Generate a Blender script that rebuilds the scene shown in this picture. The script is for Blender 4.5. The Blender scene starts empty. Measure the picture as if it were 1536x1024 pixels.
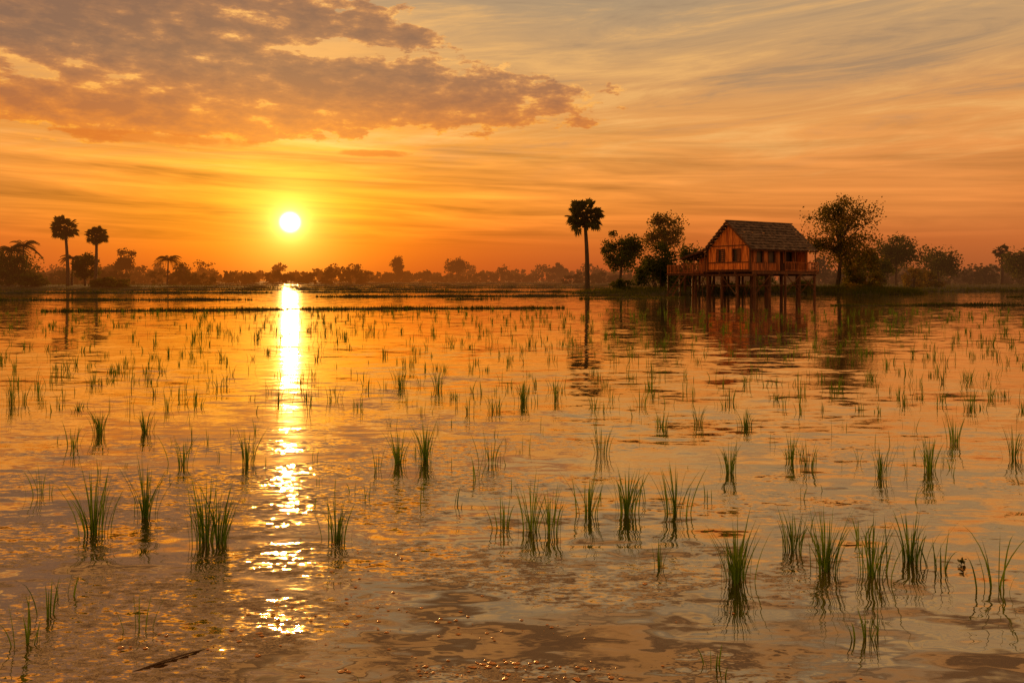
import bpy, math, random
from mathutils import Vector, Matrix
R = random.Random(7)
sc = bpy.context.scene
sc.view_settings.view_transform = 'Standard'
sc.view_settings.look = 'None'
sc.view_settings.exposure = 0
sc.view_settings.gamma = 1

def lin(c):
    return tuple(((v/255)/12.92 if v/255 <= .04045 else ((v/255+.055)/1.055)**2.4) for v in c)
def lin4(c): return lin(c)+(1,)

# ---------------------------------------------------------------- node helper
class NT:
    def __init__(s, nt): s.nt = nt
    def put(s, sock, v):
        if isinstance(v, bpy.types.NodeSocket): s.nt.links.new(v, sock)
        else:
            if hasattr(sock.default_value, '__len__') and len(sock.default_value) == 4 and len(v) == 3: v = tuple(v)+(1,)
            sock.default_value = v
    def m(s, op, a, b=None, c=None, clamp=False):
        n = s.nt.nodes.new('ShaderNodeMath'); n.operation = op; n.use_clamp = clamp
        s.put(n.inputs[0], a)
        if b is not None: s.put(n.inputs[1], b)
        if c is not None: s.put(n.inputs[2], c)
        return n.outputs[0]
    def vm(s, op, a, b=None, scale=None):
        n = s.nt.nodes.new('ShaderNodeVectorMath'); n.operation = op
        s.put(n.inputs[0], a)
        if b is not None: s.put(n.inputs[1], b)
        if scale is not None: s.put(n.inputs['Scale'], scale)
        return n.outputs['Value'] if op in ('DOT_PRODUCT', 'LENGTH') else n.outputs[0]
    def sep(s, v):
        n = s.nt.nodes.new('ShaderNodeSeparateXYZ'); s.put(n.inputs[0], v); return n.outputs
    def comb(s, x, y, z):
        n = s.nt.nodes.new('ShaderNodeCombineXYZ')
        s.put(n.inputs[0], x); s.put(n.inputs[1], y); s.put(n.inputs[2], z); return n.outputs[0]
    def noise(s, vec, scale=1, detail=2, rough=.5, dist=0):
        n = s.nt.nodes.new('ShaderNodeTexNoise')
        s.put(n.inputs['Vector'], vec); n.inputs['Scale'].default_value = scale
        n.inputs['Detail'].default_value = detail; n.inputs['Roughness'].default_value = rough
        n.inputs['Distortion'].default_value = dist
        return n.outputs
    def ss(s, v, a, b, lo=0., hi=1.):
        n = s.nt.nodes.new('ShaderNodeMapRange'); n.interpolation_type = 'SMOOTHSTEP'
        s.put(n.inputs[0], v)
        for i, x in enumerate((a, b, lo, hi)): s.put(n.inputs[i+1], x)
        return n.outputs[0]
    def mix(s, f, a, b, mode='MIX'):
        n = s.nt.nodes.new('ShaderNodeMix'); n.data_type = 'RGBA'; n.blend_type = mode
        s.put(n.inputs[0], f); s.put(n.inputs[6], a); s.put(n.inputs[7], b); return n.outputs[2]
    def ramp(s, f, stops):
        n = s.nt.nodes.new('ShaderNodeValToRGB'); cr = n.color_ramp
        cr.elements[0].position = stops[0][0]; cr.elements[0].color = lin4(stops[0][1])
        cr.elements[1].position = stops[-1][0]; cr.elements[1].color = lin4(stops[-1][1])
        for p, c in stops[1:-1]:
            e = cr.elements.new(p); e.color = lin4(c)
        s.put(n.inputs[0], f); return n.outputs[0]
    def new(s, t): return s.nt.nodes.new(t)
    def link(s, a, b): s.nt.links.new(a, b)

# ---------------------------------------------------------------- sun direction
SAZ = math.radians(-15.57); SEL = math.radians(4.0)
SUN = Vector((math.sin(SAZ)*math.cos(SEL), math.cos(SAZ)*math.cos(SEL), math.sin(SEL)))
F = 1195.0
def AZ(px): return math.atan((px-768)/F)
def EL(y): return math.atan((420-y)/F)

# ---------------------------------------------------------------- world / sky
w = bpy.data.worlds.new("World"); sc.world = w; w.use_nodes = True
w.node_tree.nodes.clear(); n = NT(w.node_tree)
tc = n.new('ShaderNodeTexCoord'); D = tc.outputs['Generated']
dx, dy, dz = n.sep(D)
az = n.m('ARCTAN2', dx, dy); el = n.m('ARCSINE', dz)
t = n.m('DIVIDE', n.m('MAXIMUM', el, 0.), math.pi/2, clamp=True)
wav = n.noise(n.comb(n.m('MULTIPLY', az, 2.2), n.m('MULTIPLY', el, 9.), 0.), 1, 1, .55)[0]
t2 = n.m('ADD', t, n.m('MULTIPLY', n.m('SUBTRACT', wav, .5), .04))
dg = 1/90
base = n.ramp(t2, [(0, (156, 84, 44)), (2.5*dg, (190, 104, 52)), (5.7*dg, (214, 130, 66)), (10*dg, (222, 150, 84)),
                   (15*dg, (200, 154, 104)), (19.5*dg, (172, 146, 114)), (27*dg, (156, 124, 88)), (50*dg, (112, 90, 70)), (1, (80, 70, 62))])
ang = n.m('ARCCOSINE', n.m('MINIMUM', n.vm('DOT_PRODUCT', D, tuple(SUN)), 1.))
def expf(k): return n.m('EXPONENT', n.m('MULTIPLY', ang, -1/k))
near = n.m('MULTIPLY', expf(.32), n.ss(el, math.radians(22), math.radians(5)))
warm = n.ramp(t2, [(0, (212, 80, 12)), (2.2*dg, (236, 108, 12)), (5*dg, (252, 144, 24)), (10*dg, (250, 164, 52)), (16*dg, (226, 168, 90)), (1, (190, 160, 120))])
col = n.mix(n.m('MULTIPLY', near, 1.3, clamp=True), base, warm)
# thin streaky stratus bands
st = n.noise(n.comb(n.m('MULTIPLY', az, 3.5), n.m('ADD', n.m('MULTIPLY', el, 62.), n.m('MULTIPLY', az, 2.5)), 3.1), 1, 4, .6, .5)[0]
stm = n.m('MULTIPLY', n.ss(el, math.radians(1.6), math.radians(4.)), n.ss(el, math.radians(14), math.radians(7)))
stk = n.m('MULTIPLY', n.m('SUBTRACT', st, .5), n.m('MULTIPLY', stm, n.m('ADD', .9, n.m('MULTIPLY', near, 2.8))))
bright = n.m('ADD', 1., stk)
# cirrus wisps
ci = n.noise(n.comb(n.m('MULTIPLY', az, 3.), n.m('ADD', n.m('MULTIPLY', el, 26.), n.m('MULTIPLY', az, -1.5)), 7.7), 1, 7, .66, .7)[0]
cim = n.m('MULTIPLY', n.ss(ci, .47, .68), n.ss(el, math.radians(5), math.radians(11)))
col = n.mix(n.m('MULTIPLY', cim, .65), col, lin((244, 184, 108)))
cid = n.m('MULTIPLY', n.ss(ci, .50, .32), n.ss(el, math.radians(6), math.radians(13)))
col = n.mix(n.m('MULTIPLY', cid, .65), col, lin((150, 124, 100)))
col = n.vm('SCALE', col, scale=bright)
# cumulus bank
def ell(px, py, rx, ry, tilt=0.):
    ea = n.m('DIVIDE', n.m('SUBTRACT', az, AZ(px)), rx/F)
    ee = n.m('DIVIDE', n.m('SUBTRACT', n.m('SUBTRACT', el, EL(py)), n.m('MULTIPLY', n.m('SUBTRACT', az, AZ(px)), tilt)), ry/F)
    return n.m('SUBTRACT', 1., n.m('ADD', n.m('MULTIPLY', ea, ea), n.m('MULTIPLY', ee, ee)))
q = ell(80, 55, 430, 160)
for e in [(510, 138, 385, 54, -.04), (510, 48, 160, 27, -.10), (250, 185, 350, 36, 0.)]:
    q = n.m('MAXIMUM', q, ell(*e))
q = n.m('MAXIMUM', q, -2.)
hole = n.m('MAXIMUM', n.m('MULTIPLY', ell(20, 137, 190, 26, -.12), .6), 0.)
hole2 = n.m('MAXIMUM', n.m('MULTIPLY', ell(520, 84, 150, 20, .06), .4), 0.)
hole3 = n.m('MAXIMUM', n.m('MULTIPLY', ell(380, 186, 160, 18, 0.), .35), 0.)
q = n.m('SUBTRACT', n.m('SUBTRACT', n.m('SUBTRACT', q, hole), hole2), hole3)
cv = n.comb(n.m('MULTIPLY', az, 21.), n.m('MULTIPLY', el, 54.), 2.9)
cn = n.noise(cv, 1, 8, .63, .15)[0]
den = n.m('ADD', n.m('MULTIPLY', q, 1.3), n.m('MULTIPLY', n.m('SUBTRACT', cn, .5), 4.4))
den = n.m('ADD', den, .12)
cm = n.ss(den, 0., .30)
shade = n.noise(n.comb(n.m('MULTIPLY', az, 28.), n.m('MULTIPLY', n.m('ADD', el, -.006), 72.), 9.), 1, 5, .64)[0]
thick = n.m('ADD', n.m('MULTIPLY', den, .85), n.m('MULTIPLY', n.m('SUBTRACT', shade, .5), 2.8))
tf = n.m('DIVIDE', n.m('ADD', thick, .05), 1.5, clamp=True)
chigh = n.ramp(tf, [(0, (248, 182, 100)), (.22, (198, 136, 84)), (.5, (156, 110, 80)), (1, (130, 96, 78))])
clow = n.ramp(tf, [(0, (255, 168, 50)), (.3, (222, 126, 46)), (1, (184, 104, 54))])
cc = n.mix(n.ss(el, math.radians(9), math.radians(15.)), clow, chigh)
col = n.mix(n.m('MULTIPLY', n.m('ADD', n.m('ADD', hole, hole2), hole3), .7, clamp=True), col, lin((252, 172, 80)))
col = n.mix(n.m('MULTIPLY', cm, .95), col, cc)
ql = n.m('MAXIMUM', ell(560, 233, 60, 6), ell(230, 226, 150, 9))
ql = n.m('ADD', n.m('MAXIMUM', ql, -2.), n.m('MULTIPLY', n.m('SUBTRACT', cn, .5), 2.5))
col = n.mix(n.m('MULTIPLY', n.ss(ql, 0., .8), .75), col, lin((208, 108, 38)))
# broken cloud deck higher up (seen in the water)
hn = n.noise(n.comb(n.m('MULTIPLY', az, 8.), n.m('MULTIPLY', el, 15.), 12.), 1, 5, .6, .3)[0]
hm = n.m('MULTIPLY', n.ss(hn, .44, .56), n.ss(el, math.radians(19.0), math.radians(24)))
hc = n.mix(n.ss(el, math.radians(20), math.radians(45)), lin((104, 72, 46)), lin((70, 55, 44)))
col = n.mix(n.m('MULTIPLY', n.ss(el, math.radians(20), math.radians(26)), .6), col, lin((222, 144, 68)))
col = n.mix(n.m('MULTIPLY', hm, .85), col, hc)
# unseen sky behind the camera, boosted as added fill for camera-facing fronts
col = n.vm('SCALE', col, scale=n.ss(dy, .1, -.5, 1., 1.45))
# sun glow and disc
col = n.vm('ADD', col, n.vm('SCALE', (1., .70, .22), scale=n.m('MULTIPLY', expf(.0075), 6.)))
col = n.vm('ADD', col, n.vm('SCALE', (1., .60, .09), scale=n.m('MULTIPLY', expf(.034), 1.5)))
col = n.vm('ADD', col, n.vm('SCALE', (1., .38, .010), scale=n.m('MULTIPLY', expf(.10), .38)))
disc = n.ss(ang, .0165, .0070)
col = n.vm('ADD', col, n.vm('SCALE', (14., 10., 3.2), scale=n.m('POWER', disc, 2.4)))
# physically based sky contribution
sky = n.new('ShaderNodeTexSky'); sky.sky_type = 'NISHITA'; sky.sun_disc = False
sky.sun_elevation = SEL; sky.sun_rotation = SAZ; sky.air_density = 1.5; sky.dust_density = 4
col = n.vm('ADD', col, n.vm('SCALE', sky.outputs[0], scale=.005))
bg = n.new('ShaderNodeBackground'); n.put(bg.inputs[0], col); bg.inputs[1].default_value = 1.0
wo = n.new('ShaderNodeOutputWorld'); n.link(bg.outputs[0], wo.inputs[0])

sl = bpy.data.lights.new("sun", 'SUN'); sl.energy = 2.4; sl.angle = math.radians(1.0); sl.color = (1, .50, .13)
so = bpy.data.objects.new("sun", sl); sc.collection.objects.link(so)
so.rotation_euler = (-SUN).to_track_quat('-Z', 'Y').to_euler(); so.location = SUN*200

# ---------------------------------------------------------------- materials
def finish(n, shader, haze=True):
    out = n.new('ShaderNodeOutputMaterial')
    if haze:  # airlight painted into the material: emission that grows with distance from the origin
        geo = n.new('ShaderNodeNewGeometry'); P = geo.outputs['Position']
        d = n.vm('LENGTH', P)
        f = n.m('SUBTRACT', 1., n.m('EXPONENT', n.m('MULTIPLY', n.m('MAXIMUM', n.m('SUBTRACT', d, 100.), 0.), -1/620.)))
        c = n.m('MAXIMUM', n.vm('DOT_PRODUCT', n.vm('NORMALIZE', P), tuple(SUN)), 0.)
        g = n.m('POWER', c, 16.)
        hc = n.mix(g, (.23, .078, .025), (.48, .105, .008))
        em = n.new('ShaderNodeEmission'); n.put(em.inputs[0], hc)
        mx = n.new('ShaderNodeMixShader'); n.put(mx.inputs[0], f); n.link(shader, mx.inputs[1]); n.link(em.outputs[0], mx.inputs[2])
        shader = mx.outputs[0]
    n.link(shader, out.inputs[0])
def newmat(name):
    m = bpy.data.materials.new(name); m.use_nodes = True; m.node_tree.nodes.clear(); return m, NT(m.node_tree)
def pos(n): return n.new('ShaderNodeNewGeometry').outputs['Position']
def objc(n): return n.new('ShaderNodeTexCoord').outputs['Object']

def leafmat(name, c1, c2, trans=.45, scale=.9):
    m, n = newmat(name)
    nz = n.noise(pos(n), scale, 1, .6)[0]
    col = n.mix(n.ss(nz, .35, .65), c1, c2)
    df = n.new('ShaderNodeBsdfDiffuse'); n.put(df.inputs[0], col)
    tr = n.new('ShaderNodeBsdfTranslucent'); n.put(tr.inputs[0], n.mix(.5, col, (.16, .12, .02)))
    mx = n.new('ShaderNodeMixShader'); mx.inputs[0].default_value = trans
    n.link(df.outputs[0], mx.inputs[1]); n.link(tr.outputs[0], mx.inputs[2])
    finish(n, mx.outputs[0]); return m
def solid(name, c1, c2, scale=(3, 3, 3), rough=.8, bump=.3, spec=.2, obj=False, lo=.3, hi=.7):
    m, n = newmat(name)
    v = n.vm('MULTIPLY', objc(n) if obj else pos(n), scale)
    nz = n.noise(v, 1, 4, .65)[0]
    b = n.new('ShaderNodeBsdfPrincipled'); n.put(b.inputs['Base Color'], n.mix(n.ss(nz, lo, hi), c1, c2))
    b.inputs['Roughness'].default_value = rough; b.inputs['Specular IOR Level'].default_value = spec
    bp = n.new('ShaderNodeBump'); bp.inputs['Strength'].default_value = bump; bp.inputs['Distance'].default_value = .02
    n.link(nz, bp.inputs['Height']); n.link(bp.outputs[0], b.inputs['Normal'])
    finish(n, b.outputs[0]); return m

M_leaf = leafmat("leaf_dark", (.030, .048, .010), (.085, .115, .020), .5)
M_leafw = leafmat("leaf_warm", (.065, .075, .012), (.23, .14, .022), .55)
M_leafy = leafmat("leaf_yellow", (.28, .17, .02), (.18, .16, .03), .5)
M_palm = leafmat("palm_leaf", (.025, .034, .010), (.055, .066, .016), .3)
M_far = leafmat("far_leaf", (.022, .028, .010), (.045, .052, .016), .25, .15)
M_rice = leafmat("rice_leaf", (.060, .17, .013), (.12, .26, .026), .5, 2.)
M_grass = leafmat("bank_grass", (.045, .07, .014), (.10, .11, .02), .35, .5)
M_bark = solid("bark", (.05, .035, .022), (.10, .07, .045), (4, 4, 1))
M_mud = solid("mud_bank", (.03, .028, .012), (.06, .05, .02), (1.2, 1.2, 1.2))
M_soil = solid("paddy_soil", (.05, .045, .018), (.09, .07, .028), (.1, .1, .1))
M_wood = solid("wood_board", (.34, .085, .015), (.90, .30, .05), (7, 7, .6), .6, .5, .3, True, .36, .64)  # albedo raised to put the gable's warm glow into the boards
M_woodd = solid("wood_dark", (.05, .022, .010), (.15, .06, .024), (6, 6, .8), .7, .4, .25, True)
M_roof = solid("roof_shingle", (.05, .038, .032), (.17, .125, .10), (2.2, 2.2, 3.), .75, .6, .3, True, .36, .64)
M_dark = solid("window_opening", (.012, .008, .006), (.025, .016, .01), (2, 2, 2), .4, .0, .5)
M_fleck = solid("floating_scum", (.75, .40, .15), (.5, .26, .10), (40, 40, 40), .35, .2, .6)

# water
m, n = newmat("water"); M_water = m
P = pos(n); px_, py_, pz_ = n.sep(P)
dist = n.vm('LENGTH', P)
def wn_(sx, sy, seed, detail=1, dis=.3):
    return n.vm('SUBTRACT', n.noise(n.comb(n.m('MULTIPLY', px_, sx), n.m('MULTIPLY', py_, sy), seed), 1, detail, .55, dis)[1], (.5, .5, .5))
nearf = n.ss(dist, 13., 3.0)
calm = n.ss(dist, 7., 26., 1., .46)
a = n.vm('SCALE', wn_(1.0, 2.7, 1.3), scale=.15)
b = n.vm('SCALE', wn_(3.2, 9.0, 5.1, 3), scale=n.m('ADD', .18, n.m('MULTIPLY', nearf, .16)))
pn = n.noise(n.comb(n.m('MULTIPLY', px_, .9), n.m('MULTIPLY', py_, 1.6), 21.), 1, 2, .55)[0]
# choppier ripple patch added near the sun's path to bring out glints
ex = n.m('DIVIDE', n.m('ADD', px_, 1.5), 1.4); ey = n.m('DIVIDE', n.m('SUBTRACT', py_, 5.0), 3.0)
ruf = n.m('EXPONENT', n.m('MULTIPLY', n.m('ADD', n.m('MULTIPLY', ex, ex), n.m('MULTIPLY', ey, ey)), -1.))
chop = n.m('MULTIPLY', n.ss(n.m('ADD', pn, n.m('MULTIPLY', ruf, .09)), .46, .62), n.m('MULTIPLY', nearf, n.m('ADD', .5, n.m('MULTIPLY', ruf, .75))))
c = n.vm('SCALE', wn_(16., 36., 9.1, 2, .0), scale=chop)
patch = n.ss(n.noise(n.comb(n.m('MULTIPLY', px_, .2), n.m('MULTIPLY', py_, .38), 4.), 1, 3, .55)[0], .38, .62, .5, 1.45)
s_ = n.vm('ADD', n.vm('SCALE', n.vm('ADD', a, b), scale=n.m('MULTIPLY', patch, calm)), c)
s_ = n.vm('MULTIPLY', s_, (.42, 1., 0.))
nrm = n.vm('NORMALIZE', n.vm('ADD', s_, (0, 0, 1)))
fr = n.new('ShaderNodeFresnel'); fr.inputs[0].default_value = 1.333; n.put(fr.inputs[1], nrm)
fac = n.m('POWER', fr.outputs[0], .34)
def gloss(rg):
    gl = n.new('ShaderNodeBsdfGlossy'); gl.inputs['Roughness'].default_value = rg; gl.inputs['Color'].default_value = (1, .93, .78, 1)
    n.put(gl.inputs['Normal'], nrm); return gl.outputs[0]
gm = n.new('ShaderNodeMixShader'); gm.inputs[0].default_value = .03
n.link(gloss(.026), gm.inputs[1]); n.link(gloss(.20), gm.inputs[2])
df = n.new('ShaderNodeBsdfDiffuse')
n.put(df.inputs[0], n.mix(n.ss(n.noise(P, .8, 4, .6)[0], .35, .65), (.030, .019, .009), (.085, .050, .020)))
mx = n.new('ShaderNodeMixShader'); n.put(mx.inputs[0], fac); n.link(df.outputs[0], mx.inputs[1]); n.link(gm.outputs[0], mx.inputs[2])
finish(n, mx.outputs[0], False)

# ---------------------------------------------------------------- mesh builder
class MB:
    def __init__(s): s.v = []; s.f = []; s.mi = []
    def face(s, pts, mi=0):
        i = len(s.v); s.v += [tuple(p) for p in pts]; s.f.append(tuple(range(i, i+len(pts)))); s.mi.append(mi)
    def hexa(s, p, mi=0):
        i = len(s.v); s.v += [tuple(x) for x in p]
        for q in ((0, 3, 2, 1), (4, 5, 6, 7), (0, 1, 5, 4), (1, 2, 6, 5), (2, 3, 7, 6), (3, 0, 4, 7)):
            s.f.append(tuple(i+k for k in q)); s.mi.append(mi)
    def box(s, x0, x1, y0, y1, z0, z1, mi=0):
        s.hexa([(x0, y0, z0), (x1, y0, z0), (x1, y1, z0), (x0, y1, z0), (x0, y0, z1), (x1, y0, z1), (x1, y1, z1), (x0, y1, z1)], mi)
    def tube(s, pts, rad, n=7, mi=0):
        pts = [Vector(p) for p in pts]; rings = []
        for k, p in enumerate(pts):
            d = (pts[min(k+1, len(pts)-1)]-pts[max(k-1, 0)]).normalized()
            u = d.cross(Vector((0, 1, 0)) if abs(d.y) < .9 else Vector((1, 0, 0))).normalized(); vv = d.cross(u)
            b = len(s.v)
            for j in range(n):
                a = 2*math.pi*j/n
                s.v.append(tuple(p+(u*math.cos(a)+vv*math.sin(a))*rad[k]))
            rings.append(b)
        for k in range(len(pts)-1):
            for j in range(n):
                s.f.append((rings[k]+j, rings[k]+(j+1) % n, rings[k+1]+(j+1) % n, rings[k+1]+j)); s.mi.append(mi)
        s.f.append(tuple(rings[-1]+j for j in range(n))); s.mi.append(mi)
    def leaf(s, c, size, r, mi=0, asp=.55):
        d = Vector((r.gauss(0, 1), r.gauss(0, 1), r.gauss(0, 1))).normalized()
        u = d.cross(Vector((r.gauss(0, 1), r.gauss(0, 1), r.gauss(0, 1)))).normalized()
        s.face([c-d*size*.5, c+u*size*asp*.5, c+d*size*.5, c-u*size*asp*.5], mi)
    def obj(s, name, mats, parent=None, smooth=False):
        me = bpy.data.meshes.new(name); me.from_pydata(s.v, [], s.f)
        for m in mats: me.materials.append(m)
        me.polygons.foreach_set('material_index', s.mi)
        if smooth: me.polygons.foreach_set('use_smooth', [True]*len(s.f))
        me.update()
        o = bpy.data.objects.new(name, me); sc.collection.objects.link(o)
        if parent: o.parent = parent
        return o

# ---------------------------------------------------------------- ground + water
mb = MB()
xs = [-2800, -1500, -900, -620, -560, -300, -100, 0, 100, 300, 560, 620, 900, 1500, 2800]
ys = [-400, -160, -110, 0, 100, 200, 300, 385, 410, 600, 1000, 1800, 4000]
def gz(x, y): return -.35 if (abs(x) < 590 and -130 < y < 395) else .22
for j in range(len(ys)):
    for i in range(len(xs)): mb.v.append((xs[i], ys[j], gz(xs[i], ys[j])))
for j in range(len(ys)-1):
    for i in range(len(xs)-1):
        k = j*len(xs)+i; mb.f.append((k, k+1, k+1+len(xs), k+len(xs))); mb.mi.append(0)
mb.obj("ground", [M_soil])
mb = MB(); mb.face([(-600, -140, 0), (600, -140, 0), (600, 402, 0), (-600, 402, 0)]); mb.obj("water", [M_water])

GR = MB()
def grass(x, y, z, h, r, wd=.02, lean=.4):
    a = r.uniform(0, math.tau); l = h*r.uniform(0, lean)
    u = Vector((math.cos(a+1.57), math.sin(a+1.57), 0))*wd
    t = Vector((x+math.cos(a)*l, y+math.sin(a)*l, z+h)); b = Vector((x, y, z-.02))
    GR.face([b-u, b+u, t])

def bund(x0, y0, x1, y1, wd, h, gd=18, gh=.16):
    mb = BU; L = math.hypot(x1-x0, y1-y0); nseg = max(8, int(L/.8)); r = random.Random(int(x0*7+y0))
    nx, ny = -(y1-y0)/L, (x1-x0)/L; ph = r.uniform(0, 9); base = len(mb.v)
    prof = [(-1, -.1), (-.6, .6), (0, 1), (.6, .65), (1, -.1)]
    for k in range(nseg+1):
        t = k/nseg; e = min(1, min(t, 1-t)*nseg/3)
        off = math.sin(t*L*.11+ph)*.5+math.sin(t*L*.37+ph*2)*.18
        ww = wd*(.7+.3*math.sin(t*L*.5+ph))*(.3+.7*e); hh = h*(.8+.35*math.sin(t*L*.8+ph)+r.uniform(-.2, .2))*e
        cx, cy = x0+(x1-x0)*t+nx*off, y0+(y1-y0)*t+ny*off
        for p, q in prof: mb.v.append((cx+nx*p*ww, cy+ny*p*ww, q*hh if q > 0 else -.05))
        for _ in range(int(gd*L/nseg*(.4+r.random()*1.2))):
            o = r.uniform(-1, 1)*ww*.9
            grass(cx+nx*o+r.uniform(-.5, .5)*L/nseg, cy+ny*o, 0, hh*(1-abs(o)/ww*.7)+gh*r.uniform(.3, 1.3)*(1.6 if r.random() < .06 else 1), r, .012+.0004*y0)
    for k in range(nseg):
        for j in range(4):
            a = base+k*5+j; mb.f.append((a, a+1, a+6, a+5)); mb.mi.append(0)
BU = MB()
bund(-22, 37.5, 2.3, 43, .55, .08, 110, .13)
bund(-40, 58, -20, 60, .8, .12, 60)
bund(-17, 71, 12, 74, 1., .16, 60)
bund(-5, 61, -1, 62, .4, .07, 40)
bund(19, 46, 36, 47.5, .5, .09, 90, .14)
bund(5.5, 63, 14, 66, .6, .08, 60)
bund(-75, 88, -28, 92, 1.6, .18, 40, .22)
bund(-26, 96, 8, 100, 1.4, .18, 40, .2)
bund(-95, 115, -10, 121, 2., .22, 26, .25)
bund(-80, 150, 90, 152, 2.6, .26, 18, .3)
bund(-130, 195, 70, 200, 4, .30, 10, .35)
bund(-200, 265, 200, 270, 6, .4, 6, .4)
bund(-220, 340, 220, 340, 8, .5, 4, .5)
bund(44, 70, 60, 71, .6, .1, 40)
bund(40, 98, 90, 104, 3.0, .35, 50, .35)
bund(44, 112, 110, 122, 4.0, .4, 30, .35)
BU.obj("paddy_bund", [M_mud], smooth=True)

def mound(name, cx, cy, rx, ry, h, gn, gh, seed):
    r = random.Random(seed); mb = MB(); NA, NR = 72, 10; ph = [r.uniform(0, 6) for _ in range(4)]
    def ed(a): return 1+.12*math.sin(3*a+ph[0])+.08*math.sin(7*a+ph[1])+.05*math.sin(13*a+ph[2])
    mb.v.append((cx, cy, h))
    def hz(t, a): return h*(1-t**3)*(1+.15*math.sin(5*a+ph[3])*t)-.06*t**8
    for k in range(1, NR+1):
        t = k/NR
        for j in range(NA):
            a = math.tau*j/NA; e = ed(a)
            mb.v.append((cx+rx*t*e*math.cos(a), cy+ry*t*e*math.sin(a), hz(t, a)))
    for j in range(NA): mb.f.append((0, 1+j, 1+(j+1) % NA)); mb.mi.append(0)
    for k in range(NR-1):
        for j in range(NA):
            a = 1+k*NA; mb.f.append((a+j, a+NA+j, a+NA+(j+1) % NA, a+(j+1) % NA)); mb.mi.append(0)
    mb.obj(name, [M_mud], smooth=True)
    for _ in range(gn):
        a = r.uniform(0, math.tau); t = r.random()**.4; e = ed(a)
        grass(cx+rx*t*e*math.cos(a), cy+ry*t*e*math.sin(a), hz(t, a)-.02, gh*r.uniform(.3, 1.2)*(1.7 if r.random() < .08 else 1), r, .03)
mound("grass_bank", 23, 91, 17, 9.5, .5, 11000, .42, 3)
mound("grass_bank", 37, 87, 7, 7, .45, 6000, .6, 4)
mound("grass_bank", 90, 165, 50, 32, .5, 5000, .45, 5)
mound("grass_bank", -100, 165, 45, 26, .5, 5000, .45, 6)
GR.obj("grass", [M_grass])

# ---------------------------------------------------------------- trees
def gcl(r):
    while True:
        v = Vector((r.gauss(0, 1), r.gauss(0, 1), r.gauss(0, .7)))
        if v.length < 1.9: return v
def tree(name, x, y, H, cw, ch, tr, ncl, nleaf, ls, seed, mat, z0=.3, spread=.55, lean=0., rc=.2):
    r = random.Random(seed); mb = MB(); cz = H-ch/2
    fork = max(.25*H, H-ch*.92)
    tp = Vector((x+lean, y, z0+fork)); base = Vector((x, y, z0-.4))
    mid = (base+tp)/2+Vector((r.uniform(-.2, .2), r.uniform(-.2, .2), 0))
    mb.tube([base, mid, tp], [tr*1.25, tr, tr*.75], 8, 0)
    top = Vector((x+lean*1.4+r.uniform(-.3, .3), y, H-ch*.25))
    axis = [tp, (tp+top)/2+Vector((r.uniform(-.4, .4), r.uniform(-.4, .4), 0)), top]
    mb.tube(axis, [tr*.75, tr*.5, tr*.15], 6, 0)
    cl = []
    for k in range(ncl):
        while True:
            p = Vector((r.uniform(-1, 1), r.uniform(-1, 1), r.uniform(-1, 1)))
            if .2 < p.length < 1: break
        p *= r.uniform(.75, 1.02)
        wz = 1-.35*max(0, p.z)
        c = Vector((x+lean+p.x*cw/2*wz, y+p.y*cw/2*wz, cz+p.z*ch/2))
        cl.append((c, r.uniform(.5, 1.4)))
        t = r.uniform(0, .8); s0 = axis[0].lerp(axis[2], t)
        if c.z < s0.z: s0 = axis[0].lerp(axis[2], t*.2)
        mm = s0.lerp(c, .55)+Vector((r.uniform(-.1, .1), r.uniform(-.1, .1), .12))*cw*.3
        mb.tube([s0, mm, c], [tr*.36, tr*.22, tr*.06], 4, 0)
        for q in range(3):
            e = c+gcl(r)*cw*rc*.5
            mb.tube([mm.lerp(c, .7), e], [tr*.1, tr*.03], 3, 0)
    per = nleaf//ncl
    for c, s in cl:
        for _ in range(int(per*s)):
            mb.leaf(c+gcl(r)*cw*rc*.5*s, ls*r.uniform(.6, 1.4), r, 1, .65)
    return mb.obj(name, [M_bark, mat])

def bush(name, x, y, H, wd, nleaf, ls, seed, mat, z0=.2):
    r = random.Random(seed); mb = MB()
    ncl = 22; cl = []
    for k in range(ncl):
        a = r.uniform(0, math.tau); t = r.random()**.6
        hz = r.uniform(.12, 1)*(1-.45*t*t)
        c = Vector((x+math.cos(a)*t*wd*.42, y+math.sin(a)*t*wd*.42, z0+hz*H*.88)); cl.append((c, r.uniform(.7, 1.3)))
        b = Vector((x+math.cos(a)*t*wd*.12, y+math.sin(a)*t*wd*.12, z0-.2))
        mb.tube([b, b.lerp(c, .5)+Vector((0, 0, .2)), c], [.07, .05, .015], 4, 0)
    for c, s in cl:
        for _ in range(int(nleaf/ncl*s)):
            g = gcl(r); p = c+Vector((g.x*wd, g.y*wd, g.z*1.3*H))*.085*s
            if p.z < z0: p.z = z0+r.random()*.3
            mb.leaf(p, ls*r.uniform(.6, 1.4), r, 1, .65)
    return mb.obj(name, [M_bark, mat])

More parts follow.
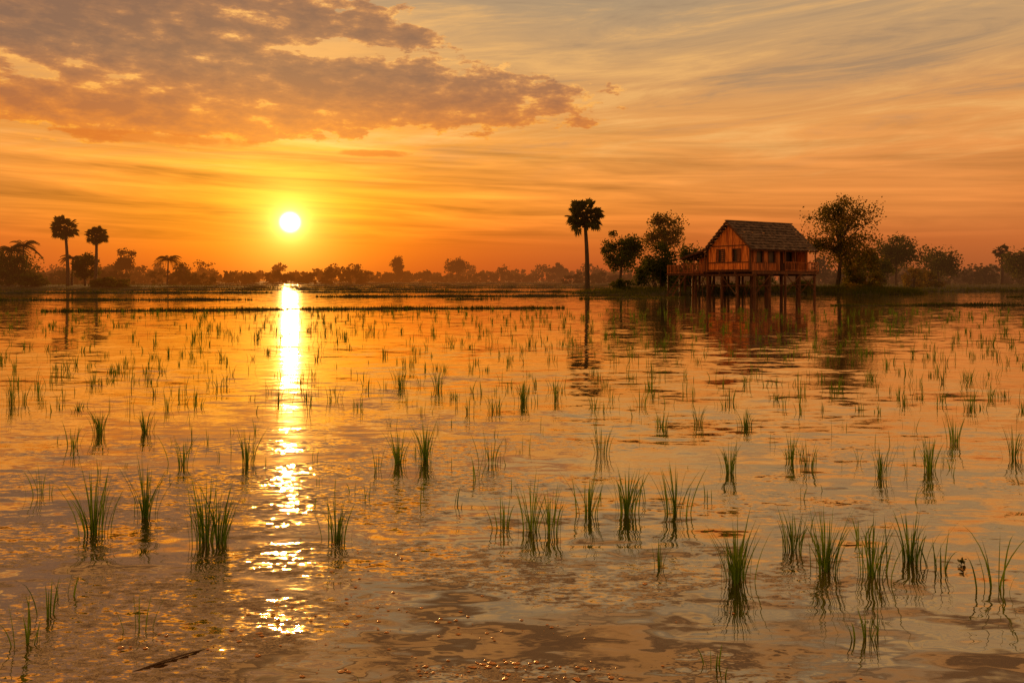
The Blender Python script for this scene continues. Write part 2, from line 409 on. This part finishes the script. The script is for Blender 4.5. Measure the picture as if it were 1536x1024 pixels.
def fanpalm(name, x, y, zc, Rr, seed, lean=0., z0=.3, nl=42, tr=.26):
    r = random.Random(seed); mb = MB(); C = Vector((x+lean, y, zc))
    pts = []; rad = []
    for k in range(9):
        t = k/8; pts.append((x+lean*t+.15*math.sin(t*3), y, z0-.4+(zc-z0+.2)*t)); rad.append(tr*(1.35-.55*t) if t > .08 else tr*1.7)
    mb.tube(pts, rad, 10, 0)
    for k in range(nl):
        el_ = math.asin(min(1, max(-1, -.85+1.82*((k+.5)/nl)))); a = k*2.39996+r.uniform(-.25, .25)
        d = Vector((math.cos(a)*math.cos(el_), math.sin(a)*math.cos(el_), math.sin(el_)))
        L0 = Rr*(r.uniform(.56, .68) if k % 3 else r.uniform(.3, .5)); p1 = C+d*L0+Vector((0, 0, -.06*L0))
        mb.tube([C+d*.1, p1], [.05, .03], 4, 0)
        s = d.cross(Vector((r.gauss(0, .7), r.gauss(0, .7), 1))).normalized(); nn = s.cross(d)
        fr_ = Rr*r.uniform(.34, .42); ns = 15
        for j in range(ns):
            b = math.radians(-125+250*j/(ns-1)+r.uniform(-4, 4)); dr = d*math.cos(b)+s*math.sin(b)+nn*.12*abs(math.sin(b))
            L = fr_*(1-.15*abs(b)/2)*r.uniform(.85, 1.1); pd = (d*-math.sin(b)+s*math.cos(b))*L*.13
            tip = p1+dr*L+Vector((0, 0, -.15*L)); md = p1+dr*L*.6
            mb.face([p1, md+pd, tip, md-pd], 1)
    for k in range(16):
        a = r.uniform(0, math.tau); q = C+Vector((math.cos(a)*.25, math.sin(a)*.25, -.1))
        e = q+Vector((math.cos(a)*.5, math.sin(a)*.5, -r.uniform(.5, 1.)*Rr*.45)); mb.tube([q, e], [.05, .02], 4, 0)
        for _ in range(6): mb.leaf(e+Vector((r.gauss(0, .2), r.gauss(0, .2), r.gauss(0, .2))), .6, r, 1, .3)
    return mb.obj(name, [M_bark, M_palm])

def featherpalm(name, x, y, zc, Rr, seed, nf=20, z0=.3):
    r = random.Random(seed); mb = MB(); C = Vector((x, y, zc))
    mb.tube([(x-.3, y, z0-.4), (x-.1, y, z0+(zc-z0)*.5), (x, y, zc)], [.26, .18, .15], 8, 0)
    for k in range(nf):
        a = k*2.39996+r.uniform(-.3, .3); up = r.uniform(-.1, 1.3); L = Rr*r.uniform(.85, 1.15)
        h = Vector((math.cos(a), math.sin(a), 0)); P_ = []
        for j in range(9):
            t = j/8; P_.append(C+h*L*t*(.45+.55*math.cos(up*.8))+Vector((0, 0, L*(math.sin(up)*t-.75*t*t))))
        mb.tube(P_, [.04*(1-.09*j) for j in range(9)], 3, 0)
        sd = h.cross(Vector((0, 0, 1)))
        for j in range(1, 25):
            t = j/25*8; i = int(t); p = P_[i].lerp(P_[min(i+1, 8)], t-i); ll = L*.27*(1-.6*abs(j/25-.45))
            for sg in (-1, 1):
                e = p+(sd*sg*.75+h*.45+Vector((0, 0, -.5)))*ll; mb.face([p-h*.05, p+h*.05, e], 1)
    return mb.obj(name, [M_bark, M_palm])

fanpalm("sugar_palm", 10.4, 110, 10.3, 2.95, 11, lean=-.4, nl=52)
fanpalm("sugar_palm", -83.6, 150, 11.4, 2.85, 12, lean=-.6, nl=44)
fanpalm("sugar_palm", -78.6, 150, 9.9, 2.3, 13, lean=.3, nl=38)
fanpalm("sugar_palm", 104.5, 170, 7.6, 2.0, 14, nl=32)
featherpalm("coconut_palm", -92.0, 150, 8.0, 3.2, 15, 28)
featherpalm("coconut_palm", -95.5, 152, 7.2, 3.0, 16, 28)
featherpalm("coconut_palm", -82.0, 190, 6.4, 3.4, 17, 38)
featherpalm("coconut_palm", -86.0, 156, 5.8, 2.4, 18, 26)
tree("broadleaf_tree", 14.4, 105, 9.3, 4.9, 7.2, .20, 28, 5600, .28, 21, M_leaf, rc=.26)
tree("broadleaf_tree", 22.6, 118, 11.7, 6.2, 6.2, .22, 26, 4800, .30, 22, M_leafw, rc=.25)
tree("broadleaf_tree", 36.2, 89, 11.2, 9.0, 8.4, .24, 50, 7500, .24, 23, M_leafw, lean=.5, rc=.16)
tree("broadleaf_tree", 40.2, 93, 6.6, 4.8, 5.0, .15, 18, 3200, .28, 24, M_leafw, rc=.26)
tree("broadleaf_tree", 72.4, 150, 10.6, 7.8, 7.6, .25, 22, 4200, .42, 25, M_leaf, rc=.28)
tree("broadleaf_tree", 86.6, 162, 8.0, 8.5, 6.0, .25, 20, 3600, .45, 26, M_leaf, rc=.28)
tree("broadleaf_tree", 103, 160, 7.6, 8.5, 5.8, .25, 20, 3600, .45, 27, M_leaf, rc=.28)
tree("broadleaf_tree", -93.5, 148, 7.6, 8.5, 6.2, .25, 22, 4400, .42, 28, M_leaf, rc=.28)
tree("broadleaf_tree", -126, 260, 11.8, 6.5, 8, .3, 16, 2200, .7, 29, M_far, rc=.28)
tree("broadleaf_tree", -82, 153, 6.6, 4.8, 4.8, .2, 16, 3000, .4, 30, M_leaf, rc=.28)
tree("broadleaf_tree", -61, 430, 14, 8, 9, .3, 12, 1500, 1.0, 61, M_far, rc=.28)
tree("broadleaf_tree", -30, 430, 14, 11, 10, .3, 14, 1800, 1.0, 62, M_far, rc=.28)
tree("broadleaf_tree", 24, 430, 11, 7, 7, .3, 12, 1200, 1.0, 63, M_far, rc=.28)
bush("shrub", 17.3, 93, 6.0, 6.4, 8000, .27, 31, M_leaf)
bush("shrub", 21.5, 99, 6.6, 6.0, 5500, .28, 32, M_leaf)
bush("shrub", 38.6, 88, 3.4, 5.0, 3600, .24, 33, M_leafw)
bush("shrub", 12.8, 91, 1.6, 3.2, 1400, .2, 34, M_leaf)
bush("shrub", 65.5, 130, 4.0, 4.2, 2200, .3, 35, M_leafy)
bush("shrub", 70.5, 134, 3.2, 5.0, 1800, .3, 36, M_leafw)
bush("shrub", 55.5, 122, 6.6, 5.4, 3400, .34, 37, M_leaf)
bush("shrub", 32.5, 90, 1.6, 4.5, 1800, .2, 38, M_leaf)
bush("shrub", 29.5, 95, 2.2, 5.5, 1800, .22, 39, M_leaf)
bush("shrub", 36.0, 84.5, 1.0, 4.5, 1800, .17, 40, M_leafw)
bush("shrub", 23.5, 88, 1.3, 5.5, 1800, .2, 43, M_leaf)
bush("shrub", -76, 150, 2.4, 7, 1800, .4, 41, M_leaf)
bush("shrub", -89, 146, 3.4, 9, 2600, .4, 42, M_leaf)

def belt(name, y0, x0, x1, hmin, hmax, big, step, ls, seed, dens=1.):
    r = random.Random(seed); mb = MB(); x = x0
    while x < x1:
        h = r.uniform(hmin, hmax); e = r.random()
        if e < .12: h = r.uniform(hmax, big)
        yy = y0+r.uniform(-15, 15); wd = h*r.uniform(.7, 1.1)
        if e < .12:
            wd = h*r.uniform(.45, .7); mb.tube([(x, yy, 0), (x, yy, h*.7)], [.3, .2], 4, 0)
        for k in range(9):
            c = Vector((x+r.uniform(-.5, .5)*wd, yy+r.uniform(-.3, .3)*wd, h*(r.uniform(.08, .85) if e >= .12 else r.uniform(.5, .92))))
            s = h*.12*r.uniform(.7, 1.3)
            for _ in range(int(17*dens)):
                mb.leaf(c+gcl(r)*s, ls*r.uniform(.6, 1.4), r, 1, .8)
        x += step*r.uniform(.4, 1.6)
    mb.obj(name, [M_bark, M_far])
belt("distant_trees", 440, -420, 420, 4.5, 6.5, 12, 2.8, 1.2, 51)
belt("distant_trees", 330, -290, -60, 3.5, 5.5, 8.5, 2.4, 1.0, 52)
belt("distant_trees", 240, -200, -92, 3.2, 5.2, 8, 1.8, .75, 53)
belt("distant_trees", 230, 88, 230, 4.5, 7.0, 9.5, 2.0, .8, 54)
belt("distant_trees", 300, 20, 230, 3.5, 5.5, 9, 2.6, 1., 55)
belt("distant_trees", 560, -560, 560, 7, 9.5, 13, 6, 1.9, 56)

# ---------------------------------------------------------------- stilt house
H0 = bpy.data.objects.new("stilt_house", None); sc.collection.objects.link(H0)
H0.location = (20.7, 77, 0); H0.rotation_euler = (0, 0, math.radians(31))
r = random.Random(99)
RZ = 7.18
rf = MB()
def slope(x0, x1, ya, yb, rows, mi=0, cw=.32):
    for k in range(rows):
        t0, t1 = k/rows, (k+1)/rows
        a, b = ya+(yb-ya)*t0, ya+(yb-ya)*t1
        za, zb = rz2(a), rz2(b)
        x = x0
        while x < x1-.01:
            xe = min(x1, x+cw*r.uniform(.8, 1.2)); j = r.uniform(0, .03); dn = r.uniform(0, .07)
            o = (b-a)*.14
            e = b+o+dn*(1 if b > a else -1)
            rf.hexa([(x+.004, a, za+j), (xe-.004, a, za+j), (xe-.004, e, zb+.04+j-.1*abs(o)), (x+.004, e, zb+.04+j-.1*abs(o)),
                     (x+.004, a, za+j+.02), (xe-.004, a, za+j+.02), (xe-.004, e, zb+.08+j-.1*abs(o)), (x+.004, e, zb+.08+j-.1*abs(o))], mi)
            x = xe
rz2 = lambda y: RZ-.885*abs(y)
slope(0, 9.3, -.02, -3.2, 10); slope(0, 9.3, .02, 3.1, 9)
rz2 = lambda y: 4.52-.235*(y-3.0)
slope(-.1, 7.2, 2.9, 6.4, 8)
rf.box(-.05, 9.35, -.14, .14, RZ+.02, RZ+.13)
rf.obj("roof", [M_roof], H0)
tb = MB()
def beam(p, q, s=.06, mi=0):
    tb.tube([p, q], [s, s], 4, mi)
for x in (0.02, 9.28):
    beam((x, 0, RZ-.08), (x, -3.2, 4.28), .09); beam((x, 0, RZ-.08), (x, 3.1, 4.36), .09)
beam((-.08, 3., 4.42), (-.08, 6.4, 3.62), .08)
for k in range(12):
    x = .3+k*.78; beam((x, -.2, RZ-.28), (x, -3.12, 4.32), .05)
for k in range(9):
    x = .1+k*.85; beam((x, 2.9, 4.42), (x, 6.3, 3.64), .045)
beam((0, -3.1, 4.3), (9.3, -3.1, 4.3), .06); beam((-.1, 6.25, 3.62), (7.2, 6.25, 3.62), .06)
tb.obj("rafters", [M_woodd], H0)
wl = MB()
def vwall_x(x, y0, y1, z0, ztop, mi=0, openings=(), step=.24):
    y = y0
    while y < y1-.01:
        e = min(y1, y+step); o = r.uniform(0, .05); zt = ztop((y+e)/2)
        segs = [(z0, zt)]
        for (a, b, c, d) in openings:
            if (y+e)/2 > a and (y+e)/2 < b:
                segs = [(z0, c), (d, zt)]
        for s0, s1 in segs:
            if s1 > s0: wl.box(x-o, x+.05, y+.012, e-.012, s0, s1, mi)
        y = e
def vwall_y(y, x0, x1, z0, zt, mi=0, openings=(), step=.24):
    x = x0
    while x < x1-.01:
        e = min(x1, x+step); o = r.uniform(0, .05); segs = [(z0, zt)]
        for (a, b, c, d) in openings:
            if a < (x+e)/2 < b: segs = [(z0, c), (d, zt)]
        for s0, s1 in segs:
            if s1 > s0: wl.box(x+.012, e-.012, y-o, y+.05, s0, s1, mi)
        x = e
top = lambda y: RZ-.885*abs(y)-.12
FL = 2.4
vwall_x(.6, -2.45, 2.95, FL, top, 0, [(-1.3, -.35, 3.3, 4.45), (.75, 1.7, 3.3, 4.45)])
vwall_x(8.75, -2.45, 2.95, FL, top, 0)
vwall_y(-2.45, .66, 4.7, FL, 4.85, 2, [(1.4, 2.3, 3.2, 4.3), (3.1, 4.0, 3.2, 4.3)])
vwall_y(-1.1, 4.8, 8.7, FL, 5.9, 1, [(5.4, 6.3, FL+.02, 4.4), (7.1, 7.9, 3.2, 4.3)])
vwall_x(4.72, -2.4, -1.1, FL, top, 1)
vwall_y(3.0, .7, 8.7, FL, 4.4, 0)
vwall_x(2.3, 3.1, 6.0, FL, lambda y: 4.35-.235*(y-3), 0, [(4.1, 4.9, FL+.02, 3.75)])
vwall_y(6.0, 2.35, 6.9, FL, 3.6, 0)
vwall_x(6.9, 3.1, 6.0, FL, lambda y: 4.35-.235*(y-3), 0)
for zz in (4.78, 2.42, 3.16):
    wl.box(.50, .545, -2.45 if zz < 4.5 else -2.4, 2.9 if zz < 4.5 else 2.4, zz, zz+.09, 1)
for yy in (-2.5, 2.95): wl.box(.48, .62, yy-.06, yy+.06, FL, 4.75, 1)
M_wood2 = solid("wood_board_dark", (.14, .042, .012), (.46, .15, .036), (7, 7, .6), .6, .5, .3, True, .36, .64)  # darker copy of the wall boards, without the gable's painted glow
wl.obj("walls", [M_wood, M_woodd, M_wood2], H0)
wi = MB()
def winx(x, y0, y1, z0, z1):
    wi.box(x+.08, x+.1, y0-.1, y1+.1, z0-.1, z1+.1, 1)
    for a, b, c, d in ((y0-.08, y0, z0-.08, z1+.08), (y1, y1+.08, z0-.08, z1+.08), (y0, y1, z0-.08, z0), (y0, y1, z1, z1+.08), ((y0+y1)/2-.025, (y0+y1)/2+.025, z0, z1)):
        wi.box(x-.1, x-.07, a, b, c, d, 0)
    for k in range(6):
        zz = z0+(z1-z0)*(k+.5)/6; wi.box(x-.02, x+.03, y0, (y0+y1)/2-.03, zz-.06, zz+.05, 2)
def winy(y, x0, x1, z0, z1, sh=True):
    wi.box(x0-.1, x1+.1, y+.08, y+.1, z0-.1, z1+.1, 1)
    for a, b, c, d in ((x0-.08, x0, z0-.08, z1+.08), (x1, x1+.08, z0-.08, z1+.08), (x0, x1, z0-.08, z0), (x0, x1, z1, z1+.08)):
        wi.box(a, b, y-.1, y-.07, c, d, 0)
    if sh:
        wi.box(x0-.5, x0-.09, y-.13, y-.105, z0, z1, 2); wi.box(x1+.09, x1+.5, y-.13, y-.105, z0, z1, 2)
winx(.6, -1.3, -.35, 3.3, 4.45); winx(.6, .75, 1.7, 3.3, 4.45)
winy(-2.45, 1.4, 2.3, 3.2, 4.3); winy(-2.45, 3.1, 4.0, 3.2, 4.3, False); winy(-1.1, 7.1, 7.9, 3.2, 4.3)
wi.obj("windows", [M_woodd, M_dark, M_wood2], H0)
dr = MB(); dr.box(5.4, 6.3, -1.0, -.96, FL, 4.4, 0)
dr.box(5.32, 5.4, -1.19, -1.16, FL, 4.48, 1); dr.box(6.3, 6.38, -1.19, -1.16, FL, 4.48, 1); dr.box(2.42, 2.45, 4.1, 4.9, FL, 3.75, 0)
dr.obj("door", [M_dark, M_woodd], H0)
fl = MB()
x = .2
while x < 9.3:
    fl.box(x, x+.2, -3.3+r.uniform(-.04, .04), 6.3, 2.3, 2.36+r.uniform(0, .01)); x += .21
for y in (-3.2, -1., 1., 2.9, 4.5, 6.2): fl.box(.1, 9.4, y-.07, y+.07, 2.08, 2.29)
for x in (.4, 2.6, 4.7, 6.8, 8.9): fl.box(x-.06, x+.06, -3.35, 6.35, 1.9, 2.07)
y = 3.1
while y < 6.9:
    fl.box(-1.5+r.uniform(-.05, .05), .17, y, y+.18, 2.1, 2.15); y += .2
fl.box(-1.45, .2, 3.1, 3.2, 1.95, 2.09); fl.box(-1.45, .2, 6.7, 6.8, 1.95, 2.09); fl.box(-1.4, -1.3, 3.2, 6.7, 1.97, 2.09)
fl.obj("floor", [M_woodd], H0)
ps = MB()
for x in (.45, 2.5, 4.6, 6.7, 8.9):
    for y in (-3.15, -1.0, 1.0, 2.95, 4.6, 6.15):
        a, b = r.uniform(-.06, .06), r.uniform(-.06, .06)
        ps.tube([(x+a, y+b, -.6), (x, y, 2.08)], [.14, .12], 8)
for x in (4.75, 6.2, 7.7, 9.15): ps.tube([(x, -3.05, 2.3), (x, -3.05, 4.4)], [.075, .07], 6)
for y in (3.15, 4.7, 6.15): ps.tube([(.3, y, 2.3), (.3, y, 4.3-.235*(y-3))], [.07, .065], 6)
for y in (3.2, 5., 6.75): ps.tube([(-1.35, y, -.5), (-1.35, y, 3.0)], [.09, .06], 6)
def br(p, q, s=.05): ps.tube([p, q], [s, s], 5)
for x0, x1 in ((.45, 2.5), (4.6, 6.7), (6.7, 8.9)):
    br((x0, -3.22, .2), (x1, -3.22, 2.0)); br((x0, -3.3, 2.0), (x1, -3.3, .3), .045)
br((.4, -3.2, .95), (9., -3.2, 1.05)); br((.37, -3.2, 1.0), (.37, 6.1, .9)); br((.3, -1, .1), (.3, 1., 2.)); br((.3, 3, 2.), (.3, 4.6, .1))
for k in range(20):
    x, y = r.uniform(-1.6, 4), r.uniform(-2, 6.5); br((x, y, -.1), (x+r.uniform(-1, 1), y+r.uniform(-1, 1), r.uniform(1., 2.)), .04)
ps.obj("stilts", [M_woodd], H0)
rl = MB()
def rail(p, q, z0, h=.85, nb=None):
    p = Vector(p); q = Vector(q); L = (q-p).length; nb = nb or int(L/.2)
    for zz in (z0+.1, z0+h): rl.tube([(p.x, p.y, zz), (q.x, q.y, zz)], [.04, .04], 5)
    for k in range(nb+1):
        c = p.lerp(q, k/nb); rl.tube([(c.x, c.y, z0), (c.x, c.y, z0+h)], [.025 if k % 6 else .05]*2, 4)
rail((4.6, -3.25, 0), (9.35, -3.25, 0), 2.36); rail((9.35, -3.25, 0), (9.35, -1, 0), 2.36)
rail((.25, 3.1, 0), (.25, 6.2, 0), 2.36); rail((-1.4, 3.2, 0), (-1.4, 6.75, 0), 2.14); rail((-1.4, 6.75, 0), (.1, 6.75, 0), 2.14)
rail((-1.4, 3.15, 0), (.1, 3.15, 0), 2.14)
rl.obj("railing", [M_wood2], H0)
stp = MB()
for s in (-.4, .4): stp.tube([(-1.5, 4.2+s, 2.1), (-3.6, 4.2+s, -.2)], [.06, .06], 5)
for k in range(8):
    t = (k+.5)/8; xx = -1.5-2.1*t; z = 2.1-2.3*t; stp.box(xx-.14, xx+.14, 3.78, 4.62, z, z+.045)
stp.obj("stairs", [M_woodd], H0)

# ---------------------------------------------------------------- rice seedlings
rc_ = MB(); r = random.Random(5)
def blade(x, y, h, a, lean, wd, seg=5):
    d = Vector((math.cos(a), math.sin(a), 0)); u = Vector((-d.y, d.x, 0)); ang2 = r.uniform(-.9, .9); u = (u*math.cos(ang2)+d*math.sin(ang2))
    prev = None; droop = r.uniform(.0, .35)*h if r.random() < .4 else 0
    for k in range(seg+1):
        t = k/seg; c = Vector((x, y, -.03))+d*lean*t**1.8+Vector((0, 0, (h+.03)*t-droop*t**4))
        wk = wd*(1-t)**.6*(.6+.8*min(t*3, 1)*.5)
        if k == seg: rc_.face([prev[0], prev[1], c])
        else:
            cur = (c-u*wk, c+u*wk)
            if prev: rc_.face([prev[0], prev[1], cur[1], cur[0]])
            prev = cur
def clump(x, y, h, nb, spread=.03, seg=5, wd=.0046):
    for _ in range(nb):
        a = r.uniform(0, math.tau); q = r.random(); hh = h*(.35+.72*q**.7); rr = spread*abs(r.gauss(0, .8))
        blade(x+math.cos(a)*rr*1.3, y+math.sin(a)*rr, hh, a, hh*r.uniform(.03, .55), wd*r.uniform(.7, 1.25), seg)
C_ = [(-2.48, 4.72, .375, 22), (-2.32, 5.05, .36, 17), (-1.76, 4.57, .37, 20), (-1.68, 4.55, .38, 16), (-1.017, 4.62, .24, 14), (-2.17, 6.52, .29, 12),
 (-2.67, 6.47, .24, 10), (-4.03, 7.79, .27, 16), (-3.62, 7.86, .26, 14), (-.93, 6.52, .27, 16), (-.73, 6.64, .33, 20), (-.18, 6.52, .29, 9), (-.045, 4.84, .18, 6),
 (.116, 4.78, .31, 12), (.226, 4.74, .28, 12), (.49, 5.12, .28, 12), (.74, 5.12, .3, 20), (1.045, 5.1, .3, 18), (.78, 6.9, .28, 12), (1.12, 3.98, .31, 26),
 (1.70, 6.22, .25, 14), (2.33, 6.64, .23, 12), (2.385, 6.45, .2, 9), (2.84, 6.14, .25, 14), (3.3, 6.29, .27, 16), (4.06, 7.32, .27, 12), (1.62, 4.12, .33, 24),
 (1.56, 4.43, .22, 14), (1.83, 4.05, .3, 18), (2.12, 4.25, .26, 16), (2.36, 3.9, .31, 5), (4.26, 6.76, .3, 14), (.77, 4.17, .12, 4), (1.49, 3.35, .13, 6),
 (-2.07, 3.55, .20, 4), (-1.59, 3.41, .17, 3), (-2.0, 3.29, .17, 5), (-2.12, 3.2, .12, 5), (1.95, 8.34, .2, 12), (2.39, 8.15, .21, 14), (.14, 9.8, .27, 16), (-1.02, 11, .29, 16),
 (-1.575, 11.2, .31, 16), (-6.1, 9.7, .3, 16), (-.2155, 9.2, .22, 7), (1.53, 8.15, .18, 8), (-3.31, 5.6, .25, 4), (-3.98, 7.23, .2, 6), (.79, 3.09, .08, 3),
 (-2.13, 3.8, .13, 2), (.56, 10.1, .28, 10), (2.22, 4.12, .17, 7), (-1.07, 6.29, .2, 2), (-.27, 5.97, .2, 2), (-3.6, 5.4, .16, 2), (2.0, 4.6, .12, 3), (1.7, 4.75, .15, 3), (-.4,5.3,.15,1), (1.35, 5.5, .1, 1), (-.5, 2.97, .04, 1)]
for x, y, h, nb in C_: clump(x, y, h*1.06, int(nb*2.2), .042)
for _ in range(170):
    y = r.uniform(5.2, 11); x = r.uniform(-.68, .68)*y
    clump(x, y, r.uniform(.06, .18), r.choice([1, 1, 2, 3, 5]), .02, 4, .0034)
def dn(x, y): return .5+.5*math.sin(x*.55+y*.33+1.3)*math.sin(y*.41-x*.2)
k = 0
while k < 1450:
    y = 9+31*r.random()**1.05; x = r.uniform(-.72, .72)*y
    if r.random() > .35+.65*dn(x, y): continue
    clump(x, y, r.uniform(.10, .25)*(1+.25*(y > 18)), r.choice([2, 3, 4, 6, 9, 12]), .045, 3, .0038+.00018*y); k += 1
rc_.obj("rice_seedlings", [M_rice])

# ---------------------------------------------------------------- floating bits
fb = MB(); r = random.Random(17)
def fleck(x, y, s):
    nn = r.choice([5, 6, 7]); ph = r.uniform(0, 6); asp = r.uniform(.4, .9)
    pts = [(x+s*r.uniform(.6, 1.1)*math.cos(ph+math.tau*j/nn), y+asp*s*r.uniform(.6, 1.1)*math.sin(ph+math.tau*j/nn), .002) for j in range(nn)]
    i = len(fb.v); fb.v += pts+[(x, y, .003+.25*s)]
    for j in range(nn): fb.f.append((i+j, i+(j+1) % nn, i+nn)); fb.mi.append(0)
for cx, cy, sx, sy, nn in ((-.35, 3.05, .22, .03, 40), (0, 3.1, .22, .03, 60), (.25, 3.0, .1, .03, 24), (-1.2, 3.3, .3, .06, 46), (-.9, 3.6, .25, .12, 50), (-.5, 3.5, .3, .16, 30), (0, 3.4, .4, .06, 30), (1., 3.5, .8, .5, 26), (-.9, 4.3, .2, .3, 30)):
    for _ in range(nn): fleck(r.gauss(cx, sx), r.gauss(cy, sy), r.choice([.003, .004, .006, .010, .014])*r.uniform(.7, 1.3))
fb.obj("floating_scum", [M_fleck])
dbr = MB()
dbr.tube([(-1.46, 3.05, -.002), (-1.38, 3.12, .004), (-1.30, 3.19, .005), (-1.24, 3.25, -.001)], [.002, .004, .004, .001], 6)
dbr.obj("floating_stick", [M_bark])
dbr = MB(); rr_ = random.Random(4)
for k in range(14): dbr.leaf(Vector((2.38+rr_.gauss(0, .012), 4.21+rr_.gauss(0, .012), .015+rr_.gauss(0, .01))), .025, rr_, 0)
dbr.obj("floating_weed", [M_leaf])

# ---------------------------------------------------------------- camera
cd = bpy.data.cameras.new("camera"); cd.lens = 28; cd.sensor_width = 36; cd.shift_y = -92/1536
cd.clip_start = .05; cd.clip_end = 9000
co = bpy.data.objects.new("camera", cd); sc.collection.objects.link(co)
co.location = (0, 0, 1.5); co.rotation_euler = (math.radians(90), 0, 0); sc.camera = co
